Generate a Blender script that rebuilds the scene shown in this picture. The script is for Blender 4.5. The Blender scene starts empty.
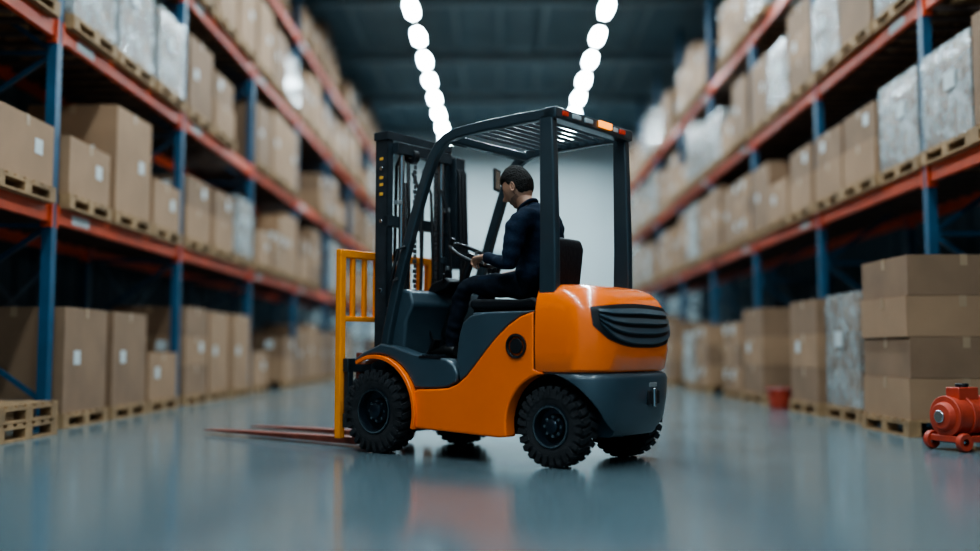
import bpy, math, random
from mathutils import Vector, Matrix, noise
random.seed(7)
R=math.radians
COL=bpy.context.scene.collection

# ------------------------------------------------------------ materials
def mat(name,col,rough=.5,metal=0.,coat=0.,nscale=0,namt=.15,bump=0.,bscale=40,emit=0.,spec=.5,rvar=0.,alpha=1.):
    m=bpy.data.materials.new(name); m.use_nodes=True
    nt=m.node_tree; b=nt.nodes['Principled BSDF']
    c=(*col,1)
    b.inputs['Base Color'].default_value=c
    b.inputs['Roughness'].default_value=rough
    b.inputs['Metallic'].default_value=metal
    b.inputs['Coat Weight'].default_value=coat
    b.inputs['Coat Roughness'].default_value=.08
    b.inputs['Specular IOR Level'].default_value=spec
    if emit:
        b.inputs['Emission Color'].default_value=c
        b.inputs['Emission Strength'].default_value=emit
    if nscale or bump:
        tc=nt.nodes.new('ShaderNodeTexCoord')
    if nscale:
        n=nt.nodes.new('ShaderNodeTexNoise'); n.inputs['Scale'].default_value=nscale; n.inputs['Detail'].default_value=4
        nt.links.new(tc.outputs['Object'],n.inputs['Vector'])
        r=nt.nodes.new('ShaderNodeValToRGB')
        r.color_ramp.elements[0].position=.3; r.color_ramp.elements[1].position=.7
        r.color_ramp.elements[0].color=(*[x*(1-namt) for x in col],1)
        r.color_ramp.elements[1].color=(*[min(1,x*(1+namt)) for x in col],1)
        nt.links.new(n.outputs['Fac'],r.inputs['Fac']); nt.links.new(r.outputs['Color'],b.inputs['Base Color'])
        if rvar:
            mr=nt.nodes.new('ShaderNodeMapRange')
            mr.inputs['From Min'].default_value=.3; mr.inputs['From Max'].default_value=.7
            mr.inputs['To Min'].default_value=rough-rvar; mr.inputs['To Max'].default_value=rough+rvar
            nt.links.new(n.outputs['Fac'],mr.inputs['Value']); nt.links.new(mr.outputs['Result'],b.inputs['Roughness'])
        if alpha<1:
            mr=nt.nodes.new('ShaderNodeMapRange')
            mr.inputs['From Min'].default_value=.35; mr.inputs['From Max'].default_value=.65
            mr.inputs['To Min'].default_value=alpha-.2; mr.inputs['To Max'].default_value=alpha+.2
            nt.links.new(n.outputs['Fac'],mr.inputs['Value']); nt.links.new(mr.outputs['Result'],b.inputs['Alpha'])
    if bump:
        n2=nt.nodes.new('ShaderNodeTexNoise'); n2.inputs['Scale'].default_value=bscale; n2.inputs['Detail'].default_value=3
        nt.links.new(tc.outputs['Object'],n2.inputs['Vector'])
        bp=nt.nodes.new('ShaderNodeBump'); bp.inputs['Strength'].default_value=bump; bp.inputs['Distance'].default_value=.02
        nt.links.new(n2.outputs['Fac'],bp.inputs['Height']); nt.links.new(bp.outputs['Normal'],b.inputs['Normal'])
    return m
M={}
M['orange']=mat('orange_paint',(.98,.165,.006),.26,coat=.7,nscale=3,namt=.03)
M['amberpaint']=mat('backrest_paint',(.95,.28,.008),.4,nscale=8,namt=.06)
M['slate']=mat('slate_paint',(.036,.060,.076),.36,coat=.25,nscale=5,namt=.08)
M['frame']=mat('guard_paint',(.024,.040,.050),.33,coat=.3,nscale=5,namt=.08)
M['black']=mat('black_plastic',(.008,.009,.011),.45,nscale=20,namt=.2)
M['seam']=mat('panel_gap',(.01,.006,.004),.9,nscale=20,namt=.1,spec=.1)
M['rubber']=mat('tyre_rubber',(.022,.023,.025),.85,nscale=15,namt=.3,bump=.3,bscale=60,spec=.3)
M['rim']=mat('rim_paint',(.02,.032,.045),.28,metal=.6,nscale=10,namt=.1)
M['chrome']=mat('bright_steel',(.45,.48,.5),.25,metal=1,nscale=10,namt=.1)
M['steel']=mat('mast_steel',(.035,.048,.058),.36,metal=.4,nscale=12,namt=.25)
M['chain']=mat('chain_steel',(.13,.14,.15),.4,metal=.8,nscale=30,namt=.3)
M['fork']=mat('fork_steel',(.22,.055,.035),.45,metal=.3,nscale=12,namt=.3)
M['amber']=mat('amber_lens',(1,.3,.02),.2,emit=2.5)
M['red']=mat('red_lens',(.5,.04,.02),.25,emit=.15)
M['white']=mat('white_plastic',(.45,.5,.52),.4,nscale=8,namt=.05)
M['vinyl']=mat('seat_vinyl',(.010,.012,.015),.5,nscale=30,namt=.2,bump=.1,spec=.3)
M['sweater']=mat('navy_knit',(.008,.016,.032),.9,nscale=60,namt=.3,bump=.5,bscale=9,spec=.15)
M['pants']=mat('dark_trousers',(.007,.011,.019),.85,nscale=50,namt=.25,bump=.4,bscale=8,spec=.2)
M['shoe']=mat('black_leather',(.008,.008,.008),.4,nscale=20,namt=.2)
M['skin']=mat('skin',(.50,.26,.17),.5,nscale=14,namt=.08)
M['stubble']=mat('stubble',(.27,.145,.10),.65,nscale=60,namt=.25)
M['hair']=mat('dark_hair',(.013,.009,.007),.7,nscale=50,namt=.5,bump=.6,bscale=90,spec=.3)
M['eye']=mat('eye_white',(.7,.7,.68),.2,nscale=3,namt=.02)
M['rackblue']=mat('rack_blue',(.010,.062,.12),.45,nscale=4,namt=.2)
M['rackorange']=mat('rack_orange',(.52,.062,.015),.45,nscale=3,namt=.2)
M['deck']=mat('deck_steel',(.09,.06,.05),.6,nscale=5,namt=.25)
M['wood']=mat('pallet_wood',(.28,.165,.08),.75,nscale=6,namt=.35,bump=.2)
M['card']=mat('cardboard',(.30,.175,.100),.8,nscale=2,namt=.12,bump=.05)
M['card2']=mat('cardboard_dark',(.22,.128,.075),.8,nscale=2,namt=.14,bump=.05)
M['tape']=mat('packing_tape',(.34,.225,.14),.3,nscale=5,namt=.1)
M['wrap']=mat('stretch_wrap',(.42,.46,.47),.18,nscale=7,namt=.2,bump=.6,bscale=10,coat=.4,alpha=.46)
M['label']=mat('paper_label',(.5,.53,.53),.6,nscale=8,namt=.1)
M['floor']=mat('polished_concrete',(.098,.138,.154),.16,nscale=.5,namt=.07,rvar=.03,spec=.65)
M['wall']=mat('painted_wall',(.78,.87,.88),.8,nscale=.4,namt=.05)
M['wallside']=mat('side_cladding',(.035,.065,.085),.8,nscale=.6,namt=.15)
M['ceil']=mat('roof_deck',(.15,.23,.27),.7,nscale=.6,namt=.15)
M['truss']=mat('truss_steel',(.24,.34,.39),.5,nscale=2,namt=.15)
M['lamp']=mat('lamp_lens',(.74,.92,1.0),.5,emit=185)
M['pumpred']=mat('pump_red',(.40,.045,.02),.5,coat=.1,nscale=8,namt=.15)
M['grey']=mat('galvanised',(.35,.37,.38),.4,metal=.5,nscale=10,namt=.15)
M['decal']=mat('decal_yellow',(.8,.4,.05),.5,nscale=30,namt=.1)

# ------------------------------------------------------------ builder
class MB:
    def __init__(s): s.v=[];s.f=[];s.m=[];s.mats=[]
    def mi(s,k):
        if k not in s.mats: s.mats.append(k)
        return s.mats.index(k)
    def add(s,vs,fs,k):
        o=len(s.v); s.v+= [tuple(p) for p in vs]; i=s.mi(k)
        for f in fs: s.f.append([o+a for a in f]); s.m.append(i)
    def box(s,c,d,k,rot=None):
        vs=[]
        for x in(-.5,.5):
            for y in(-.5,.5):
                for z in(-.5,.5):
                    p=Vector((x*d[0],y*d[1],z*d[2]))
                    if rot is not None: p=rot@p
                    vs.append(p+Vector(c))
        s.add(vs,[(0,1,3,2),(4,6,7,5),(0,4,5,1),(2,3,7,6),(0,2,6,4),(1,5,7,3)],k)
    def bx(s,x0,x1,y0,y1,z0,z1,k): s.box(((x0+x1)/2,(y0+y1)/2,(z0+z1)/2),(abs(x1-x0),abs(y1-y0),abs(z1-z0)),k)
    def beam(s,p0,p1,a,b,k):
        p0=Vector(p0);p1=Vector(p1);d=p1-p0
        q=d.to_track_quat('X','Z').to_matrix()
        s.box((p0+p1)/2,(d.length,a,b),k,q)
    def cyl(s,p0,p1,r,k,n=16,r1=None):
        s.tube([p0,p1],[r,r if r1 is None else r1],k,n)
    def tube(s,pts,r,k,n=10,closed=False):
        pts=[Vector(p) for p in pts]; N=len(pts)
        if not isinstance(r,(list,tuple)): r=[r]*N
        vs=[];ref=None
        for i,p in enumerate(pts):
            if closed: t=(pts[(i+1)%N]-pts[i-1])
            else: t=pts[min(i+1,N-1)]-pts[max(i-1,0)]
            t.normalize()
            if ref is None:
                ref=Vector((0,0,1)) if abs(t.z)<.9 else Vector((1,0,0))
            a=(ref-t*ref.dot(t)).normalized(); ref=a; b=t.cross(a)
            for j in range(n):
                an=2*math.pi*j/n
                vs.append(p+(a*math.cos(an)+b*math.sin(an))*r[i])
        fs=[]
        for i in range(N if closed else N-1):
            i2=(i+1)%N
            for j in range(n):
                fs.append((i*n+j,i*n+(j+1)%n,i2*n+(j+1)%n,i2*n+j))
        if not closed:
            fs.append(tuple(range(n))[::-1]); fs.append(tuple((N-1)*n+j for j in range(n)))
        s.add(vs,fs,k)
    def extr(s,poly,y0,y1,k):
        n=len(poly)
        vs=[(p[0],y0,p[1]) for p in poly]+[(p[0],y1,p[1]) for p in poly]
        fs=[(i,(i+1)%n,n+(i+1)%n,n+i) for i in range(n)]
        fs+= [tuple(range(n))[::-1],tuple(range(n,2*n))]
        s.add(vs,fs,k)
    def sweep(s,path,a,b,y,k):   # rect section in x-z plane at y
        vs=[];N=len(path)
        for i,p in enumerate(path):
            q0=path[max(i-1,0)];q1=path[min(i+1,N-1)]
            t=Vector((q1[0]-q0[0],q1[1]-q0[1])).normalized(); nn=Vector((-t.y,t.x))
            aa=a[i] if isinstance(a,list) else a
            for sa,sb in((1,1),(1,-1),(-1,-1),(-1,1)):
                vs.append((p[0]+nn.x*aa*sa,y+b*sb,p[1]+nn.y*aa*sa))
        fs=[]
        for i in range(N-1):
            for j in range(4): fs.append((i*4+j,i*4+(j+1)%4,i*4+4+(j+1)%4,i*4+4+j))
        fs+=[(3,2,1,0),tuple((N-1)*4+j for j in range(4))]
        s.add(vs,fs,k)
    def rev(s,prof,c,k,n=40,sy=1):  # profile (r,y) round Y axis
        vs=[];m=len(prof)
        for j in range(n):
            an=2*math.pi*j/n
            for r,y in prof: vs.append((c[0]+r*math.cos(an),c[1]+y*sy,c[2]+r*math.sin(an)))
        fs=[]
        for j in range(n):
            j2=(j+1)%n
            for i in range(m-1): fs.append((j*m+i,j*m+i+1,j2*m+i+1,j2*m+i))
        s.add(vs,fs,k)
    def mesh(s,name):
        me=bpy.data.meshes.new(name); me.from_pydata(s.v,[],s.f)
        for k in s.mats: me.materials.append(M[k])
        for p,i in zip(me.polygons,s.m): p.material_index=i; p.use_smooth=True
        import bmesh
        bm=bmesh.new(); bm.from_mesh(me); bmesh.ops.recalc_face_normals(bm,faces=bm.faces); bm.to_mesh(me); bm.free()
        me.set_sharp_from_angle(angle=R(38)); me.update()
        return me
    def obj(s,name,parent=None,bevel=0,seg=2,loc=(0,0,0)):
        o=bpy.data.objects.new(name,s.mesh(name)); COL.objects.link(o); o.location=loc
        if parent: o.parent=parent
        if bevel:
            b=o.modifiers.new('bevel','BEVEL'); b.width=bevel; b.segments=seg; b.limit_method='ANGLE'; b.angle_limit=R(40)
            b.harden_normals=False
        return o
def bake(o):
    dg=bpy.context.evaluated_depsgraph_get(); dg.update()
    me=bpy.data.meshes.new_from_object(o.evaluated_get(dg),depsgraph=dg)
    o.modifiers.clear(); o.data=me
def empty(name,loc=(0,0,0),rz=0):
    e=bpy.data.objects.new(name,None); COL.objects.link(e); e.location=loc; e.rotation_euler=(0,0,rz); e.empty_display_size=.2
    return e

# ------------------------------------------------------------ room
H=9.0; YB=38.; YF=-7.; XW=7.6
b=MB(); b.bx(-XW,XW,YF,YB,-.2,0,'floor'); b.obj('floor')
b=MB(); b.bx(-XW,XW,YB,YB+.2,0,H,'wall')
b.obj('wall_back')
b=MB()
for i in range(16): b.bx(-1.9,2.1,YB-.07+.01*(i%2),YB-.02,.01+i*.25,.25+i*.25,'wall')
for x in(-2.05,2.1): b.bx(x,x+.15,YB-.12,YB-.005,0,4.15,'truss')
b.bx(-2.05,2.25,YB-.3,YB-.005,4.02,4.4,'truss')
b.obj('door_1')
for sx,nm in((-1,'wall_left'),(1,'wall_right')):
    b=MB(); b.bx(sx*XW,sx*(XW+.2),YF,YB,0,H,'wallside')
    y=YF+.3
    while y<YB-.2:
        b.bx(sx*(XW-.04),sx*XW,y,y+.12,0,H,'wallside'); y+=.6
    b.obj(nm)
b=MB(); b.bx(-XW,XW,YF,YB,H,H+.2,'ceil')
x=-XW+.2
while x<XW: b.bx(x,x+.1,YF,YB,H-.05,H,'ceil'); x+=.45
b.obj('ceiling')
b=MB()
y=-5
while y<YB:
    b.bx(-XW,XW,y-.09,y+.09,H-.28,H-.22,'truss'); b.bx(-XW,XW,y-.02,y+.02,H-.5,H-.25,'truss'); b.bx(-XW,XW,y-.09,y+.09,H-.55,H-.5,'truss')
    y+=4.5
for x in(-6,-3.6,-1.1,0,1.1,3.6,6): b.bx(x-.04,x+.04,YF,YB,H-.22,H-.05,'truss')
b.obj('roof_truss')

# lamps
def lampmesh():
    b=MB(); n=14
    def ring(sx,sy,z): return [(sx*math.cos(2*math.pi*i/n),sy*(math.copysign(abs(math.sin(2*math.pi*i/n))**.7,math.sin(2*math.pi*i/n))),z) for i in range(n)]
    r1=ring(.105,.56,0);b.add(r1,[tuple(range(n))[::-1]],'lamp')
    r2=ring(.125,.60,-.01);r3=ring(.125,.60,.08);r4=ring(.09,.3,.16)
    vs=r1+r2+r3+r4; fs=[]
    for k in range(3):
        for i in range(n): fs.append((k*n+i,k*n+(i+1)%n,(k+1)*n+(i+1)%n,(k+1)*n+i))
    fs.append(tuple(3*n+i for i in range(n)))
    b.add(vs,fs,'truss'); b.cyl((0,0,.13),(0,0,.6),.02,'truss',6)
    me=b.mesh('high_bay_lamp'); return me
lm=lampmesh()
for X in(-1.93,2.33):
    y=-4.
    while y<YB-2:
        o=bpy.data.objects.new('high_bay_lamp',lm); COL.objects.link(o); o.location=(X,y,H-.85+.0); y+=1.95
# ------------------------------------------------------------ racks
def rack(X,sx,ys,levels,name):
    b=MB(); D=1.15; xf=X; xb=X+sx*D
    for y in ys:
        for x in(xf,xb):
            b.bx(x-.045,x+.045,y-.055,y+.055,0,8.2,'rackblue'); b.bx(x-.09,x+.09,y-.09,y+.09,0,.012,'rackblue')
        z=.25;k=0
        while z<7.4:
            x0,x1=(xf,xb) if k%2==0 else (xb,xf)
            b.beam((x0,y,z),(x1,y,z+.8),.03,.045,'rackblue')
            if k%2==0: b.beam((xf,y,z),(xb,y,z),.03,.04,'rackblue')
            z+=.8;k+=1
    for i in range(len(ys)-1):   # rear sway bracing
        b.beam((xb+sx*.06,ys[i],.3),(xb+sx*.06,ys[i+1],2.2),.02,.05,'rackblue')
        b.beam((xb+sx*.06,ys[i+1],.3),(xb+sx*.06,ys[i],2.2),.02,.05,'rackblue')
    for L in levels:
        for i in range(len(ys)-1):
            y0,y1=ys[i]+.055,ys[i+1]-.055
            for x in(xf,xb):
                b.bx(x-.028,x+.028,y0,y1,L-.15,L,'rackorange')
                for yy in(y0,y1):
                    b.bx(x-.05,x+.05,yy-.02,yy+.02,L-.2,L+.02,'rackorange')
            if (i*7+int(L*3))%3!=1:
                b.bx(xf-sx*.031,xf-sx*.028,y0+.35,y0+.75,L-.12,L-.03,'label')
            yy=y0+.2
            while yy<y1:
                b.bx(min(xf,xb)+.03,max(xf,xb)-.03,yy-.05,yy+.05,L-.04,L-.002,'deck'); yy+=.32
    b.obj(name)
LX=-4.1; lys=[9.0+3.6*k for k in range(-3,8)]; ll=[2.03,3.73,5.4,7.1]
RX=4.2; rys=[9.72+3.3*k for k in range(-3,8)]; rl=[2.5,4.2,5.95]
rack(LX,-1,lys,ll,'pallet_rack'); rack(RX,1,rys,rl,'pallet_rack')

# ------------------------------------------------------------ loads
def pallet(b,z=0,w=1.0,l=1.04):
    for i in range(7): 
        y=-l/2+.05+i*(l-.1)/6; b.box((0,y,z+.13),(w,.1,.02),'wood')
    for x in(-w/2+.05,0,w/2-.05):
        b.box((x,0,z+.108),(.1,l,.022),'wood')
        for y in(-l/2+.06,0,l/2-.06): b.box((x,y,z+.06),(.1,.12,.08),'wood')
        b.box((x,0,z+.01),(.1,l,.02),'wood')
def carton(b,x0,x1,y0,y1,z0,z1,k='card',lab=False):
    g=.004
    b.bx(x0+g,x1-g,y0+g,y1-g,z0,z1-g,k)
    yc=(y0+y1)/2; e=.0025
    xc=(x0+x1)/2
    b.bx(x0+g-e,x1-g+e,yc-.03,yc+.03,z1-g-.09,z1-g+e,'tape')
    b.bx(xc-.03,xc+.03,y0+g-e,y1-g+e,z1-g-.09,z1-g+e*.8,'tape')
    if lab:
        h=z1-z0
        for s,x in((1,x1-g),(-1,x0+g)): b.bx(x,x+s*.003,yc+.14,yc+.28,z0+h*.45,z0+h*.45+.13,'label')
        b.bx(xc+.1,xc+.24,y0+g-.003,y0+g,z0+h*.5,z0+h*.5+.13,'label')
def load(kind):
    b=MB(); pallet(b); z=.141; w=.48;l=.5
    if kind=='low': carton(b,-w,w,-l,l,z,z+.55,'card',True)
    elif kind=='mid': carton(b,-w,w,-l,l,z,z+.42); carton(b,-w+.02,w-.01,-l+.03,l,z+.42,z+.82,'card2',True)
    elif kind=='tall': carton(b,-w,w,-l,l,z,z+1.12,'card',True)
    elif kind=='big': carton(b,-w,w,-l,l,z,z+.98,'card2',True)
    elif kind=='grid':
        for i in range(2):
            for j in range(2):
                for k in range(3):
                    if k==2 and i==1 and j==0: continue
                    carton(b,-w+i*w,-w+(i+1)*w,-l+j*l,-l+(j+1)*l,z+k*.33,z+(k+1)*.33,('card','card2')[(i+j+k)%2],(i+k)%2==0)
    elif kind=='stack4':
        for k in range(4):
            o=(.0,.012,-.008,.01)[k]; carton(b,-w+o,w+o,-l,l,z+k*.345,z+(k+1)*.345,'card' if k%2==0 else 'card2')
    elif kind=='stack3':
        for k in range(3): carton(b,-w,w,-l,l,z+k*.38,z+(k+1)*.38,'card2' if k%2==0 else 'card',k==1)
    elif kind in('wrap','wraptall'):
        hh=.9 if kind=='wrap' else 1.15
        nx=8;vs=[];rows=9
        pts=[]
        for i in range(nx): pts.append((-w+2*w*i/nx,-l))
        for i in range(nx): pts.append((w,-l+2*l*i/nx))
        for i in range(nx): pts.append((w-2*w*i/nx,l))
        for i in range(nx): pts.append((-w,l-2*l*i/nx))
        rr=random.Random(3); n=len(pts)
        for r in range(rows):
            for p in pts:
                q=1+(-.008+.016*rr.random()); 
                if r==rows-1:q*=.98
                vs.append((p[0]*q,p[1]*q,z+hh*r/(rows-1)+(.012 if r==rows-1 else 0)))
        fs=[(r*n+i,r*n+(i+1)%n,(r+1)*n+(i+1)%n,(r+1)*n+i) for r in range(rows-1) for i in range(n)]
        fs+=[tuple((rows-1)*n+i for i in range(n))]
        b.add(vs,fs,'wrap')
        b.box((w*1.01,.1,z+hh*.6),(.01,.2,.16),'label'); b.box((-w*1.01,.1,z+hh*.6),(.01,.2,.16),'label')
        W=w*.955;Lh=l*.955;hs=hh/3
        for i in range(2):
            for j in range(2):
                for k in range(3): carton(b,-W+i*W,-W+(i+1)*W,-Lh+j*Lh,-Lh+(j+1)*Lh,z+k*hs,z+(k+1)*hs,('card','card2')[(i+j+k)%2])
    return b.mesh('load_'+kind)
LM={k:load(k) for k in('low','mid','tall','big','grid','stack4','stack3','wrap','wraptall')}
NM={'wrap':'shrink_wrapped_pallet_load','wraptall':'shrink_wrapped_pallet_load'}
def put(kind,x,y,z,rz=0.):
    o=bpy.data.objects.new(NM.get(kind,'boxed_pallet_load'),LM[kind]); COL.objects.link(o)
    o.location=(x,y,z+.001); o.rotation_euler=(0,0,rz)
kinds=['low','mid','tall','big','grid','wrap','wraptall','low','mid','grid','big','stack3']
lfix={(1,0,3):['low','tall','low'],(0,0,3):['big','big','low'],(2,0,3):['wrap','wraptall','wrap'],(1,0,2):['low','mid','low'],
      (1,0,4):['mid','mid','wrap'],(3,0,3):['wrap','tall','big'],(3,0,5):['tall','big','wrap'],(3,0,4):['big','tall','tall']}
for i in range(len(lys)-1):
    for li,L in enumerate([0]+ll):
        ks=lfix.get((li,0,i))
        for s in range(3):
            k=ks[s] if ks else random.choice(kinds)
            if not ks and random.random()<.14: continue
            if li==0 and i<=2: continue
            if li==4: k=random.choice(['low','mid','wrap','big'])
            y=lys[i]+.66+s*1.14
            put(k,LX-.50+.10+random.uniform(-.02,.03),y,L,random.choice((0,math.pi))+random.uniform(-.02,.02))
rfix={(1,3):['wrap','mid','mid'],(1,2):['mid','big','wrap'],(1,4):['mid','low','big'],(2,3):['wrap','big','wrap']}
for i in range(len(rys)-1):
    for li,L in enumerate([0]+rl):
        if li==0: continue
        ks=rfix.get((li,i))
        for s in range(3):
            k=ks[s] if ks else random.choice(kinds)
            if not ks and random.random()<.14: continue
            if k=='tall' and li==3: k='mid'
            y=rys[i]+.57+s*1.075
            put(k,RX+.40+random.uniform(-.03,.02),y,L,random.choice((0,math.pi))+random.uniform(-.012,.012))
put('stack4',3.86,8.87,0,.02)
put('wraptall',4.0,10.35,0)
put('stack3',3.93,11.45,0,.0)
for y,k in((13.75,'stack3'),(14.95,'grid'),(17.2,'grid'),(18.4,'wrap'),(20.5,'stack3'),(21.7,'wraptall'),(23.9,'stack4'),(25.1,'big'),(27.2,'grid'),(28.4,'stack3')): put(k,3.93,y,0,random.uniform(-.03,.03))
b=MB(); pallet(b,0); pallet(b,.145); b.obj('empty_pallet_stack',loc=(-4.3,8.1,.001))
# ------------------------------------------------------------ bucket + pump
b=MB()
def upz(prof,c,k,n=28):
    vs=[];m=len(prof)
    for j in range(n):
        a=2*math.pi*j/n
        for r,z in prof: vs.append((c[0]+r*math.cos(a),c[1]+r*math.sin(a),c[2]+z))
    b.add(vs,[(j*m+i,j*m+i+1,((j+1)%n)*m+i+1,((j+1)%n)*m+i) for j in range(n) for i in range(m-1)],k)
upz([(.001,.003),(.115,.003),(.12,.015),(.155,.24),(.168,.24),(.168,.26),(.15,.26),(.112,.02),(.001,.02)],(0,0,0),'pumpred')
b.tube([(.165*math.cos(a),.165*math.sin(a)*.9-.02,.235-.02*math.sin(a)) for a in [math.pi+math.pi*i/12 for i in range(13)]],.005,'grey',6)
b.obj('red_bucket',loc=(3.44,12.4,0))
b=MB()
b.bx(-.2,.24,-.16,.16,.07,.12,'pumpred')
b.cyl((-.17,0,.27),(.17,0,.27),.15,'pumpred',28)
for x in(-.17,-.02,.15): b.cyl((x-.015,0,.27),(x+.015,0,.27),.165,'pumpred',28)
b.cyl((-.23,0,.27),(-.18,0,.27),.10,'pumpred',24,.12); b.cyl((-.25,0,.27),(-.23,0,.27),.05,'chrome',16)
b.box((0,0,.45),(.2,.14,.1),'pumpred'); b.cyl((.0,0,.5),(.0,0,.53),.05,'black',14)
for x in(-.16,.2):
    b.rev([(.03,-.02),(.07,-.025),(.075,0),(.07,.025),(.03,.02)],(x,-.17,.075),'pumpred',20)
    b.rev([(.03,-.02),(.07,-.025),(.075,0),(.07,.025),(.03,.02)],(x,.17,.075),'pumpred',20)
    b.cyl((x,-.18,.075),(x,.18,.075),.015,'chrome',10)
b.tube([(.16,-.2,.03),(.16,-.2,.70)],.03,'grey',12); b.box((.16,-.2,.02),(.16,.10,.03),'grey')
b.box((.16,-.2,.71),(.07,.1,.04),'grey'); b.box((.16,-.16,.1),(.05,.1,.03),'grey')
o=b.obj('portable_pump',bevel=.006,loc=(3.36,7.35,0)); o.rotation_euler=(0,0,.35); o.scale=(.9,.9,.9)

# ------------------------------------------------------------ FORKLIFT
AL=R(142); O=(.576,6.575,0)
FK=empty('forklift',O,AL)
def wheel(b,u,v,R0,wd,rr,side):
    c=(u,v,R0); h=wd/2
    Rb=R0-.018
    b.rev([(rr-.01,-h*.8),(rr+.02,-h*.95),(rr+.05,-h),(Rb-.035,-h),(Rb-.008,-h*.8),(Rb,-h*.4),(Rb,h*.4),(Rb-.008,h*.8),(Rb-.035,h),(rr+.05,h),(rr+.02,h*.95),(rr-.01,h*.8)],c,'rubber',48)
    n=26
    for i in range(n):
        for s in(-1,1):
            a=2*math.pi*(i+(.25 if s>0 else .75))/n
            rot=Matrix.Rotation(-a,3,'Y')@Matrix.Rotation(s*R(18),3,'X')
            p=Vector((math.cos(a)*(R0-.018),0,math.sin(a)*(R0-.018)))
            b.box(Vector(c)+p+Vector((0,s*h*.5,0)),(.036,h*.96,.036),'rubber',rot)
            p=Vector((math.cos(a)*(R0-.045),0,math.sin(a)*(R0-.045)))
            b.box(Vector(c)+p+Vector((0,s*(h-.005),0)),(.055,.020,.030),'rubber',Matrix.Rotation(-a,3,'Y'))
    s=side
    b.rev([(rr+.012,h*.80),(rr+.008,h*.97),(rr-.004,h*.97),(rr-.012,h*.7),(rr-.018,h*.25),(rr*.62,h*.2),(rr*.55,h*.42),(rr*.36,h*.48),(rr*.34,h*.85),(rr*.26,h*.95),(0.001,h*.97)],c,'rim',40,s)
    b.rev([(rr-.01,-h*.8),(rr*.9,-h*.3),(.001,-h*.3)],c,'rim',32,s)
    for i in range(8):
        a=2*math.pi*i/8; p=Vector((math.cos(a)*rr*.47,0,math.sin(a)*rr*.47))+Vector(c)
        b.cyl(p+Vector((0,s*h*.4,0)),p+Vector((0,s*h*.62,0)),.011,'chrome',6)
    b.rev([(rr+.004,h*.99),(rr+.004,h*1.01),(rr-.006,h*1.01),(rr-.006,h*.99)],c,'chrome',40,s)
WF=1.45
for nm,u,v,r0,wd,rr in(('front_wheel_1',WF,.44,.292,.17,.15),('front_wheel_2',WF,-.44,.292,.17,.15),('rear_wheel_1',-.03,.40,.25,.16,.125),('rear_wheel_2',-.03,-.40,.25,.16,.125)):
    b=MB(); wheel(b,u,v,r0,wd,rr,1 if v>0 else -1); b.obj(nm,FK)
b=MB()
b.cyl((WF,-.38,.292),(WF,.38,.292),.07,'black'); b.cyl((-.03,-.34,.25),(-.03,.34,.25),.05,'black')
b.bx(.2,1.5,-.27,.27,.17,.60,'black'); b.bx(.36,1.08,-.41,.41,.20,.6,'black'); b.bx(-.3,.4,-.22,.22,.3,.62,'black')
b.bx(.10,.70,-.41,.41,.55,.93,'slate')
b.bx(.66,1.44,-.41,.41,.60,.655,'black')
b.obj('chassis',FK,bevel=.01)
# side panels
def arc(cu,cw,r,a0,a1,n): return [(cu+r*math.cos(R(a0+(a1-a0)*i/n)),cw+r*math.sin(R(a0+(a1-a0)*i/n))) for i in range(n+1)]
rear_arch=arc(-.03,.25,.325,85,-14,10)
front_arch=arc(WF,.29,.365,194,158,4)
ramp=[(1.05,.455),(.90,.458),(.78,.468),(.70,.495),(.62,.55),(.54,.63),(.45,.725),(.36,.81),(.27,.88),(.18,.93),(.075,.96)]
orange=[(1.06,.19)]+front_arch+ramp+[(.075,.60)]+rear_arch+[(.36,.165)]
slate=[(1.05,.462)]+arc(WF,.29,.40,155,55,12)+[(1.68,.655),(1.60,.70),(1.50,.735),(1.41,.765),(1.28,.745),(1.12,.70),(.95,.675),(.80,.66),(.735,.62),(.70,.56),(.715,.51),(.79,.475),(.90,.463)]
seatp=[(.075,.965),(.18,.94),(.28,.885),(.37,.815),(.46,.73),(.55,.635),(.63,.557),(.69,.515),(.70,.60),(.72,.66),(.70,.80),(.665,.90),(.60,.945),(.45,.965)]
for s in(1,-1):
    n='_1' if s>0 else '_2'
    b=MB(); b.extr(orange,s*.40,s*.505,'orange')
    b.obj('side_panel'+n,FK,bevel=.022,seg=4)
    b=MB(); b.extr(slate,s*.375,s*.495,'slate'); b.obj('fender'+n,FK,bevel=.015,seg=3)
    b=MB(); b.extr(seatp,s*.36,s*.487,'slate'); b.obj('seat_base_panel'+n,FK,bevel=.012,seg=3)
    b=MB()
    ar=arc(WF,.29,.382,196,62,22); b.sweep(ar,.014,.075,s*.455,'orange'); b.obj('fender_lip'+n,FK,bevel=.005)
    b=MB(); b.rev([(.078,.0),(.078,.012),(.066,.014),(.060,.004),(.0605,-.0),(.001,.0)],(.205,s*.505,.745),'black',32,s)
    b.rev([(.05,.004),(.046,.010),(.02,.012),(.001,.013)],(.205,s*.505,.745),'black',24,s)
    b.obj('filler_cap'+n,FK)
    b=MB(); b.bx(.85,1.04,s*.40,s*.50,.665,.682,'black')
    for q in range(5): b.bx(.87+q*.035,.882+q*.035,s*.42,s*.49,.68,.69,'steel')
    b.tube([(1.27,s*.47,1.22),(1.30,s*.51,1.20),(1.235,s*.51,1.42),(1.20,s*.47,1.44)],.011,'black',8)
    b.obj('step_and_grab_handle'+n,FK)
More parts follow.
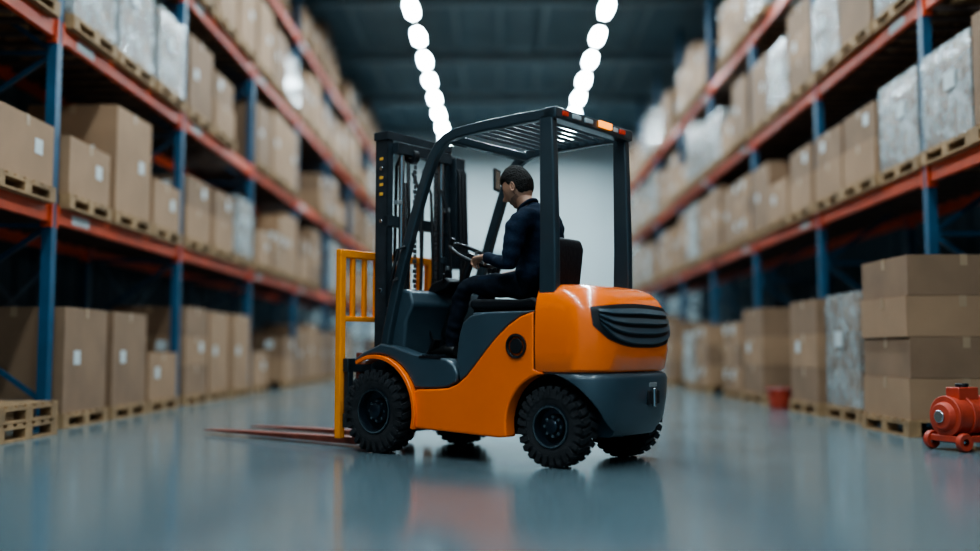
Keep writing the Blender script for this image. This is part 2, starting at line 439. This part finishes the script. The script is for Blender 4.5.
# counterweight
def outline(u0,u1,vh,rc,bl):
    P=[]
    for i in range(7): P.append((u1+(u0+rc-u1)*i/7,vh))
    for i in range(11):
        a=math.pi/2*i/10; P.append((u0+rc-rc*math.sin(a),vh-rc+rc*math.cos(a)))
    L=vh-rc
    for i in range(1,12):
        v=L-2*L*i/12; P.append((u0,v))
    for i in range(11):
        a=math.pi/2*i/10; P.append((u0+rc-rc*math.cos(a),-(vh-rc)-rc*math.sin(a)))
    for i in range(1,8): P.append((u0+rc+(u1-u0-rc)*i/7,-vh))
    return [(u-(bl*(1-(v/vh)**2) if u<u0+rc else 0),v) for u,v in P]
def lerp(a,b,t): return a+(b-a)*t
UP=[(.585,-.35,.06,.492,.22,.03),(.60,-.365,.06,.503,.22,.03),(.72,-.385,.06,.508,.22,.035),(.86,-.385,.06,.507,.22,.035),(.97,-.37,.06,.50,.22,.035),(1.04,-.335,.06,.487,.22,.03),(1.085,-.29,.06,.465,.21,.03),(1.115,-.225,.06,.43,.19,.03),(1.13,-.15,.06,.37,.17,.02)]
def sec(T,w):
    for i in range(len(T)-1):
        if T[i][0]<=w<=T[i+1][0]:
            t=(w-T[i][0])/(T[i+1][0]-T[i][0]); return [lerp(T[i][j],T[i+1][j],t) for j in range(1,6)]
    return T[-1][1:]
def loft(b,T,k):
    vs=[];N=None
    for q in T:
        o=outline(*q[1:]); N=len(o); vs+=[(u,v,q[0]) for u,v in o]
    fs=[]
    for r in range(len(T)-1):
        for i in range(N): fs.append((r*N+i,r*N+(i+1)%N,(r+1)*N+(i+1)%N,(r+1)*N+i))
    fs+=[tuple(range(N))[::-1],tuple((len(T)-1)*N+i for i in range(N))]
    b.add(vs,fs,k)
b=MB(); loft(b,UP,'orange')
b.obj('hood',FK)
b=MB(); b.bx(.060,.076,-.498,.498,.60,.955,'seam'); b.obj('panel_gap',FK)
LOW=[(.185,-.30,.0,.44,.2,.03),(.205,-.325,.0,.46,.21,.03),(.30,-.36,.0,.485,.22,.035),(.42,-.375,.0,.50,.22,.035),(.54,-.38,.0,.505,.22,.035),(.565,-.37,.0,.50,.22,.035),(.58,-.35,.0,.485,.22,.03)]
b=MB(); loft(b,LOW,'slate'); cw=b.obj('counterweight',FK)
cut=[]
for s in(1,-1):
    b=MB(); b.cyl((-.03,s*.26,.25),(-.03,s*.7,.25),.325,'black',48); c=b.obj('cut',FK); cut.append(c)
    m=cw.modifiers.new('c','BOOLEAN'); m.object=c; m.operation='DIFFERENCE'; m.solver='EXACT'
bake(cw)
for c in cut: bpy.data.objects.remove(c)
cw.data.set_sharp_from_angle(angle=R(38))
b=MB(); b.bx(.03,.66,-.40,.40,.90,.97,'slate'); b.obj('engine_cover',FK,bevel=.02,seg=3)
# grille
def rearpt(w,a,off,T=UP):
    o=outline(*sec(T,w)); n=len(o)//2; 
    d=1 if a<0 else -1; a=abs(a); i=n; p=Vector(o[i])
    while a>0 and 0<i+d<len(o):
        q=Vector(o[i+d]); l=(q-p).length
        if l>=a: p=p+(q-p)*(a/l); break
        a-=l; i+=d; p=q
    i=max(1,min(len(o)-2,i)); t=(Vector(o[i+1])-Vector(o[i-1])).normalized()
    nn=Vector((-t.y,t.x)); 
    if nn.dot(p-Vector((-.05,0)))<0: nn=-nn
    p=p+nn*off
    return (p.x,p.y,w)
b=MB(); A=.47; NC=40
def wt(t): return 1.01-.03*t*t
def wb(t): return .735+.10*abs(t)**3+.16*max(0,abs(t)-.8)
def grid(f0,f1,off0,off1,k,rows=1,A=A):
    vs=[];fs=[]
    for r in range(rows+1):
        for i in range(NC+1):
            t=-1+2*i/NC; ww=lerp(f0(t),f1(t),r/rows); vs.append(rearpt(ww,t*A,lerp(off0,off1,r/rows)))
    for r in range(rows):
        for i in range(NC): fs.append((r*(NC+1)+i,r*(NC+1)+i+1,(r+1)*(NC+1)+i+1,(r+1)*(NC+1)+i))
    b.add(vs,fs,k)
grid(wb,wt,.004,.004,'black',8)
for j in range(4):
    f0=lambda t,j=j: lerp(wb(t),wt(t),.10+j*.225); f1=lambda t,j=j: lerp(wb(t),wt(t),.10+j*.225+.12)
    grid(f0,f1,.018,.005,'slate',1,A*.9); fm=lambda t,j=j: lerp(wb(t),wt(t),.10+j*.225-.03); grid(fm,f0,.005,.018,'slate',1,A*.9)
b.obj('rear_grille',FK)
b=MB()
b.box((-.408,-.12,.42),(.03,.14,.09),'black'); b.cyl((-.421,-.12,.36),(-.421,-.12,.48),.014,'chrome',12)
b.box((-.409,-.12,.50),(.012,.10,.03),'grey')
b.obj('tow_hitch',FK,bevel=.006)
# cowl / dash
b=MB()
b.extr([(1.44,.70),(1.43,.95),(1.36,1.10),(1.28,1.15),(1.20,1.13),(1.17,1.04),(1.24,.92),(1.26,.66)],-.42,.42,'slate')
b.obj('dashboard_cowl',FK,bevel=.02,seg=3)
b=MB()
b.extr([(1.30,1.10),(1.10,1.16),(1.06,1.20),(1.10,1.24),(1.24,1.20)],-.16,.16,'black')
b.obj('instrument_pod',FK,bevel=.015,seg=3)
b=MB()
sc=Vector((.98,0,1.40)); ax=Vector((-.50,0,.86)).normalized()
b.cyl((1.24,0,.82),tuple(sc-ax*.03),.04,'black',16,.03)
e1=Vector((0,1,0)); e2=ax.cross(e1)
b.tube([sc+e1*.175*math.cos(a)+e2*.175*math.sin(a) for a in [2*math.pi*i/40 for i in range(40)]],.015,'black',10,True)
for a in(R(90),R(210),R(330)): b.beam(sc-ax*.01,sc+e1*.17*math.cos(a)+e2*.17*math.sin(a),.03,.012,'black')
b.cyl(sc-ax*.03,sc+ax*.012,.04,'black',20,.035)
b.cyl(sc+e1*.12-e2*.13,sc+e1*.12-e2*.13+ax*.06,.016,'black',12,.02)
b.obj('steering_wheel',FK)
b=MB()
for i in range(3):
    v=-.28-.05*i; b.tube([(1.12,v,1.10),(1.08,v,1.22),(1.05,v,1.30)],.008,'chrome',8); b.cyl((1.05,v,1.29),(1.04,v,1.34),.018,'black',12)
b.tube([(1.16,.12,1.15),(1.08,.2,1.26)],.007,'black',8)
for v in(-.12,.02,.16): b.box((1.2,v,.75),(.02,.07,.1),'black',Matrix.Rotation(R(-30),3,'Y')); b.beam((1.2,v,.75),(1.27,v,.9),.012,.012,'black')
b.obj('levers_and_pedals',FK)
# seat
b=MB()
b.bx(.22,.72,-.20,.20,.965,1.0,'black')
b.obj('seat_suspension',FK,bevel=.01)
b=MB()
b.extr([(.17,.995),(.80,.995),(.83,1.03),(.81,1.07),(.60,1.065),(.40,1.055),(.28,1.07)],-.23,.23,'vinyl')
b.obj('seat_cushion',FK,bevel=.025,seg=4)
b=MB()
b.extr([(.28,1.03),(.262,1.20),(.24,1.36),(.22,1.46),(.15,1.475),(.125,1.40),(.15,1.20),(.18,1.03)],-.17,.17,'vinyl')
b.obj('seat_backrest',FK,bevel=.042,seg=5)
# overhead guard
b=MB(); ZT=2.205
front=[(1.41,.73),(1.385,.86),(1.335,1.05),(1.25,1.32),(1.16,1.57),(1.07,1.81),(1.01,1.95),(.965,2.045),(.91,2.115),(.84,2.16),(.75,2.185),(.5,2.20),(.2,ZT),(-.07,ZT)]
for s in(1,-1):
    b.sweep(front,.036,.03,s*.44,'frame')
    b.sweep([(.0,ZT),(-.005,1.9),(-.01,1.4),(-.005,1.05)],[.05,.055,.06,.065],.03,s*.44,'frame')
b.bx(-.08,.02,-.47,.47,ZT-.035,ZT+.04,'frame'); b.bx(.80,.86,-.44,.44,2.13,2.19,'frame')
b.obj('overhead_guard',FK,bevel=.012,seg=3)
b=MB()
for i in range(9):
    u=.10+i*.078; b.box((u,0,ZT-.005),(.012,.86,.024),'frame',Matrix.Rotation(R(10),3,'Y'))
b.obj('guard_bars',FK,bevel=.003)
b=MB()
z=ZT+.005
b.box((-.086,-.10,z+.008),(.022,.15,.042),'amber'); b.box((-.084,-.32,z),(.016,.07,.032),'red')
b.box((-.084,.24,z),(.016,.09,.03),'white'); b.box((-.084,.10,z),(.016,.09,.03),'white'); b.box((-.084,-.235,z),(.012,.05,.03),'white')
b.box((-.084,.37,z),(.016,.06,.03),'red')
b.obj('rear_lights',FK,bevel=.004)
b=MB()
b.tube([(.99,-.45,1.95),(1.05,-.50,2.0),(1.12,-.50,2.03)],.008,'black',8); b.box((1.15,-.50,2.03),(.02,.14,.17),'black',Matrix.Rotation(R(20),3,'Z'))
b.box((1.138,-.497,2.03),(.004,.11,.14),'chrome',Matrix.Rotation(R(20),3,'Z'))
b.obj('mirror',FK,bevel=.006)
# mast
b=MB()
for s in(1,-1):
    b.bx(1.50,1.62,s*.335,s*.35,.12,2.30,'steel'); b.bx(1.50,1.515,s*.29,s*.35,.12,2.30,'steel'); b.bx(1.605,1.62,s*.29,s*.35,.12,2.30,'steel')
    b.bx(1.535,1.59,s*.255,s*.32,.10,2.26,'black')
    b.cyl((1.48,s*.22,.2),(1.48,s*.22,1.4),.035,'black',16); b.cyl((1.48,s*.22,1.4),(1.48,s*.22,2.2),.022,'chrome',14)
    b.cyl((1.48,s*.22,1.38),(1.48,s*.22,1.43),.042,'steel',16)
    for q in range(46): b.box((1.44+(.004 if q%2 else 0),s*.115,.45+q*.037),(.012,.034 if q%2 else .022,.03),'chain')
    b.cyl((1.47,s*.14,2.16),(1.47,s*.09,2.16),.055,'black',18); b.cyl((1.47,s*.145,2.16),(1.47,s*.085,2.16),.02,'chrome',12)
    b.tube([(1.47,s*.17,.7),(1.45,s*.17,1.6),(1.47,s*.16,2.1),(1.54,s*.155,2.2),(1.6,s*.15,2.1),(1.62,s*.15,1.2)],.013,'black',8)
    b.tube([(1.45,s*.06,.7),(1.42,s*.065,1.3),(1.44,s*.06,1.9),(1.52,s*.06,2.05)],.012,'black',8)
    b.tube([(1.43,s*.27,.75),(1.40,s*.26,1.1),(1.42,s*.24,1.75),(1.46,s*.20,1.95)],.011,'black',8)
    for zz in(.9,1.35,1.8): b.box((1.47,s*.27,zz),(.05,.04,.03),'grey')
    for zz in(.75,1.15,1.66,2.05): b.cyl((1.56,s*.35,zz),(1.56,s*.358,zz),.016,'chrome',8)
    b.cyl((1.48,s*.33,.66),(1.1,s*.33,.62),.03,'black',12)
    b.box((1.56,s*.351,.98),(.10,.004,.05),'steel')
b.bx(1.49,1.63,-.36,.36,2.26,2.32,'steel'); b.bx(1.49,1.54,-.35,.35,1.62,1.70,'steel'); b.bx(1.49,1.53,-.35,.35,.95,1.03,'steel'); b.bx(1.49,1.6,-.35,.35,.12,.2,'steel')
b.bx(1.44,1.50,-.30,.30,2.16,2.24,'steel')
for z in(2.12,1.98,1.93,1.86): b.box((1.56,.352,z),(.035,.004,.022),'decal')
b.bx(1.44,1.52,-.46,-.35,1.35,2.22,'steel')
for k_ in range(3): b.tube([(1.42,-.37-.035*k_,.8),(1.41,-.38-.035*k_,1.5),(1.43,-.38-.035*k_,2.1),(1.50,-.37-.03*k_,2.24)],.012,'black',8)
b.obj('mast',FK,bevel=.004)
b=MB()
for z0,z1 in((.16,.26),(.56,.66)): b.bx(1.76,1.81,-.48,.48,z0,z1,'steel')
for s in(1,-1):
    b.bx(1.62,1.77,s*.2,s*.24,.14,.7,'steel'); b.cyl((1.6,s*.24,.25),(1.6,s*.3,.25),.045,'chrome',14); b.cyl((1.6,s*.24,.6),(1.6,s*.3,.6),.045,'chrome',14)
    b.bx(1.76,1.81,s*.42,s*.47,.16,.66,'steel')
b.obj('carriage',FK,bevel=.005)
b=MB()
for s in(1,-1):
    v0,v1=s*.25-.055,s*.25+.055
    b.extr([(1.815,.70),(1.855,.70),(1.86,.10),(1.90,.072),(3.2,.055),(3.73,.04),(3.73,.032),(1.86,.02),(1.83,.03),(1.815,.06)],v0,v1,'fork')
b.obj('forks',FK,bevel=.004)
b=MB()
for s in(1,-1):
    b.bx(1.815,1.87,s*.45,s*.505,.08,1.43,'amberpaint')
b.sweep([(1.8425,1.40),(1.8425,1.46)],.0275,.505,0,'amberpaint')
b.bx(1.82,1.865,-.5,.5,.93,.97,'amberpaint')
for i in range(7):
    v=-.36+i*.12; b.bx(1.825,1.86,v-.017,v+.017,.95,1.42,'amberpaint')
b.obj('load_backrest',FK,bevel=.008,seg=3)

# ------------------------------------------------------------ DRIVER
DR=empty('forklift_driver',O,AL)
def skin(name,verts,edges,rad,root=0,sub=2,parent=None):
    me=bpy.data.meshes.new(name); me.from_pydata(verts,edges,[]); o=bpy.data.objects.new(name,me); COL.objects.link(o)
    m=o.modifiers.new('s','SKIN'); m.use_smooth_shade=True
    for i,r in enumerate(rad):
        sv=o.data.skin_vertices[0].data[i]; sv.radius=(r,r) if not isinstance(r,tuple) else r; sv.use_root=(i==root)
    sb=o.modifiers.new('u','SUBSURF'); sb.levels=sub; sb.render_levels=sub
    bake(o)
    if parent: o.parent=parent
    for p in o.data.polygons: p.use_smooth=True
    return o
V=[];E=[];RA=[]
def av(p,r,par=None):
    V.append(p);RA.append(r)
    if par is not None: E.append((par,len(V)-1))
    return len(V)-1
pel=av((.425,0,1.185),(.14,.175)); wa=av((.405,0,1.31),(.125,.155),pel); ch=av((.395,0,1.46),(.145,.18),wa); uc=av((.405,0,1.58),(.13,.15),ch)
nb=av((.46,0,1.675),(.080,.085),uc); nt_=av((.50,0,1.72),(.062,.062),nb)
def arm(s,sh,el,wr):
    a=av((.405,s*.13,1.60),(.095,.095),uc); a=av(sh,.088,a)
    m=[lerp(sh[i],el[i],.5) for i in range(3)]; a=av(tuple(m),.070,a); a=av(el,.058,a)
    m=[lerp(el[i],wr[i],.45) for i in range(3)]; a=av(tuple(m),.051,a); a=av(wr,.036,a)
arm(1,(.405,.225,1.565),(.43,.29,1.29),(.725,.165,1.362))
arm(-1,(.415,-.225,1.565),(.46,-.26,1.30),(.685,-.11,1.262))
for s in(1,-1):
    a=av((.47,s*.10,1.16),(.105,.105),pel); a=av((.68,s*.115,1.165),.090,a); a=av((.90,s*.135,1.175),.070,a); a=av((.955,s*.137,1.13),.066,a)
    a=av((1.01,s*.13,.98),.062,a); a=av((1.07,s*.125,.80),.050,a); a=av((1.085,s*.125,.715),.048,a)
body=skin('clothed_body',V,E,RA,0,3,DR)
for vt in body.data.vertices:
    c=vt.co; f=noise.noise(Vector((c.x*9+c.z*6,c.y*7,c.z*22-c.x*8)))
    vt.co=c+vt.normal*f*.014
for k in('sweater','pants'): body.data.materials.append(M[k])
for p in body.data.polygons:
    c=p.center; p.material_index=1 if (c.z<1.20 and not(abs(c.y)>.2 and c.x<.6)) or (c.x>.78 and c.z<1.25) else 0
for s in(1,-1):
    b=MB(); secs=[(1.035,.03,.075),(1.06,.042,.10),(1.12,.045,.09),(1.18,.046,.065),(1.24,.048,.05),(1.29,.038,.04),(1.315,.02,.03)]
    vs=[];n=14
    for u,wd,h in secs:
        for j in range(n):
            a=2*math.pi*j/n; y=s*.125+wd*math.cos(a)+s*.02*(u-1.06)/.25; z=.672+h*.5*(1+math.sin(a)); z=max(z,.66)
            vs.append((u,y,z))
    fs=[(i*n+j,i*n+(j+1)%n,(i+1)*n+(j+1)%n,(i+1)*n+j) for i in range(len(secs)-1) for j in range(n)]+[tuple(range(n))[::-1],tuple((len(secs)-1)*n+j for j in range(n))]
    b.add(vs,fs,'shoe'); b.obj('shoe_%d'%(1 if s>0 else 2),DR)
def head():
    b=MB(); NA,NO=60,80
    a_,b_,c_=.112,.084,.138
    def shape(x,y,z):
        px,py,pz=a_*x,b_*y,c_*z
        if z<0:
            py*=1-.26*(-z)**1.3
            if x<0: px*=1-.42*(-z)
        if x>0:
            px+=.030*math.exp(-(y/.14)**2-((z+.14)/.15)**2)
            px+=.010*math.exp(-(y/.16)**2-((z+.02)/.22)**2)
            px+=.006*math.exp(-((z-.22)/.1)**2-(y/.5)**2)
            px-=.010*math.exp(-((abs(y)-.36)/.16)**2-((z-.04)/.10)**2)
            px+=.008*math.exp(-((z+.47)/.07)**2-(y/.24)**2)
            px+=.020*math.exp(-((z+.82)/.18)**2-(y/.4)**2)
        return px,py,pz
    vs=[];hv=[];dirs=[]
    for i in range(NA+1):
        th=math.pi*i/NA
        for j in range(NO):
            ph=2*math.pi*j/NO
            x,y,z=math.sin(th)*math.cos(ph),math.sin(th)*math.sin(ph),math.cos(th)
            p=shape(x,y,z); vs.append(p); dirs.append((x,y,z))
            f=1/(1+math.exp(-(x-.26)/.04)); g=1/(1+math.exp(-(x+.16)/.04))
            nz=noise.noise(Vector((x*9,y*9,z*9)))
            hl=lerp(lerp(-.50,.10,g),.50,f)+.05*nz
            m=1/(1+math.exp(-(z-hl)/.03))
            t=max(0,z)
            d=Vector((x,y,z))
            tuft=noise.noise(Vector((x*6+3,y*16,z*7)))*.006*t+noise.noise(Vector((x*18,y*30,z*18)))*.003
            q=Vector(p)+d*(-.006+m*(.011+.018*t*t+.012*t*max(0,x)+tuft))
            hv.append(tuple(q))
    F=[(i*NO+j,i*NO+(j+1)%NO,(i+1)*NO+(j+1)%NO,(i+1)*NO+j) for i in range(NA) for j in range(NO)]; skinf=[];st=[]
    for f in F:
        x=sum(dirs[k][0] for k in f)/4;z=sum(dirs[k][2] for k in f)/4;y=sum(dirs[k][1] for k in f)/4
        lip=abs(y)<.22 and abs(z+.47)<.06 and x>.5
        (st if (z<-.40-.1*max(0,x-.3) and x>.0 and z>-.93 and not lip) or (abs(z+.33)<.04 and x>.75 and abs(y)<.3) or (x>.04 and x<.18 and z<.15 and z>-.41) else skinf).append(f)
    b.add(vs,skinf,'skin'); b.add(vs,st,'stubble'); b.add(hv,F,'hair')
    for s in(1,-1):
        ev=[];n=14
        for r,(k,off) in enumerate(((.0,.012),(.55,.006),(.9,.014),(1.05,.006),(.9,-.006))):
            for j in range(n):
                a=2*math.pi*j/n; ev.append((-.004+.019*k*math.cos(a)-.004*k*math.sin(a),s*(b_*.99+off+.003),-.008+.034*k*math.sin(a)*(1 if math.sin(a)>0 else .85)))
        ef=[(r*n+j,r*n+(j+1)%n,(r+1)*n+(j+1)%n,(r+1)*n+j) for r in range(4) for j in range(n)]
        b.add(ev,ef,'skin')
        c=(.086,s*.031,.006)
        for rr,kk,dx in((.013,'eye',0),(.006,'black',.0085)):
            sv=[];N2=10
            for i in range(N2+1):
                for j in range(N2): t=math.pi*i/N2;p=2*math.pi*j/N2; sv.append((c[0]+dx+rr*math.sin(t)*math.cos(p),c[1]+rr*math.sin(t)*math.sin(p),c[2]+rr*math.cos(t)))
            b.add(sv,[(i*N2+j,i*N2+(j+1)%N2,(i+1)*N2+(j+1)%N2,(i+1)*N2+j) for i in range(N2) for j in range(N2)],kk)
        b.beam((.104,s*.014,.028),(.094,s*.05,.030),.008,.006,'hair')
    return b
hd=head().obj('head',DR); hd.location=(.565,0,1.85); hd.rotation_euler=(0,R(27),R(6)); hd.scale=(1.03,1.03,1.06)
b=MB(); b.tube([(.445,0,1.65),(.492,0,1.715),(.532,0,1.785)],[.066,.060,.058],'skin',20); b.obj('neck',DR)
b=MB(); b.tube([(.487+.064*math.cos(a)*.95,.068*math.sin(a),1.707-.045*math.cos(a)) for a in [2*math.pi*i/24 for i in range(24)]],.014,'sweater',8,True); b.obj('collar',DR)
def hand(name,wr,d,nrm,thumb_side,curl,sc=1.05,thumb_in=.6):
    d=Vector(d).normalized(); nrm=Vector(nrm); nrm=(nrm-d*nrm.dot(d)).normalized(); sd=d.cross(nrm).normalized()*thumb_side
    wr=Vector(wr); parts=[]
    def P(x,y,z): return wr+(d*x+sd*y+nrm*z)*sc
    b=MB()
    n=14;vs=[]
    S=[(-.02,.022,.020),(.0,.026,.019),(.025,.034,.018),(.055,.040,.017),(.085,.041,.014),(.098,.036,.010)]
    for x,wy,hz in S:
        for j in range(n):
            a=2*math.pi*j/n; vs.append(P(x,wy*math.cos(a),hz*math.sin(a)))
    b.add(vs,[(i*n+j,i*n+(j+1)%n,(i+1)*n+(j+1)%n,(i+1)*n+j) for i in range(len(S)-1) for j in range(n)]+[tuple(range(n))[::-1],tuple((len(S)-1)*n+j for j in range(n))],'skin')
    po=b.obj(name,DR)
    fl=[(.028,.043,.026,.021),(.010,.048,.030,.022),(-.010,.044,.028,.021),(-.029,.034,.021,.018)]
    for fi,(y,l1,l2,l3) in enumerate(fl):
        ang=0; vv=[tuple(P(.06,y,0)),tuple(P(.08,y,0))]
        x,z=.08,0.
        for l,c in zip((l1,l2,l3),curl):
            ang+=R(c+fi*2); x+=l*math.cos(ang); z+=l*math.sin(ang); vv.append(tuple(P(x,y*1.03,z)))
        o=skin('f',vv,[(i,i+1) for i in range(4)],[.0095*sc,.0098*sc,.0092*sc,.0085*sc,.0068*sc],0,1); parts.append(o)
    vv=[tuple(P(.012,.018,.004)),tuple(P(.038,.044,.010)),tuple(P(.064,.056,.016+.02*thumb_in)),tuple(P(.086,.052,.022+.035*thumb_in))]
    parts.append(skin('f',vv,[(0,1),(1,2),(2,3)],[.014*sc,.0125*sc,.0105*sc,.0085*sc],0,1))
    import bmesh
    bm=bmesh.new(); bm.from_mesh(po.data)
    for o in parts:
        bm.from_mesh(o.data); bpy.data.objects.remove(o)
    bm.to_mesh(po.data); bm.free()
    for p in po.data.polygons: p.use_smooth=True; p.material_index=0
    return po
hand('hand_1',(.738,.162,1.365),(.9,-.25,-.06),(.1,0,-1),-1,(28,55,50))
hand('hand_2',(.695,-.105,1.262),(1,.22,-.12),(0,0,-1),1,(18,25,25))

# ------------------------------------------------------------ world, camera
w=bpy.data.worlds.new('world'); bpy.context.scene.world=w; w.use_nodes=True
w.node_tree.nodes['Background'].inputs[0].default_value=(.24,.45,.58,1); w.node_tree.nodes['Background'].inputs[1].default_value=.8
cam=bpy.data.cameras.new('camera'); co=bpy.data.objects.new('camera',cam); COL.objects.link(co)
co.location=(0,0,.72); co.rotation_euler=(R(94.26),0,R(.57)); cam.lens=36.73; cam.sensor_width=36; cam.clip_end=200
cam.dof.use_dof=True; cam.dof.focus_distance=6.7; cam.dof.aperture_fstop=.33
bpy.context.scene.camera=co
try: bpy.context.scene.view_settings.look='AgX - Medium High Contrast'
except Exception as e: print(e)
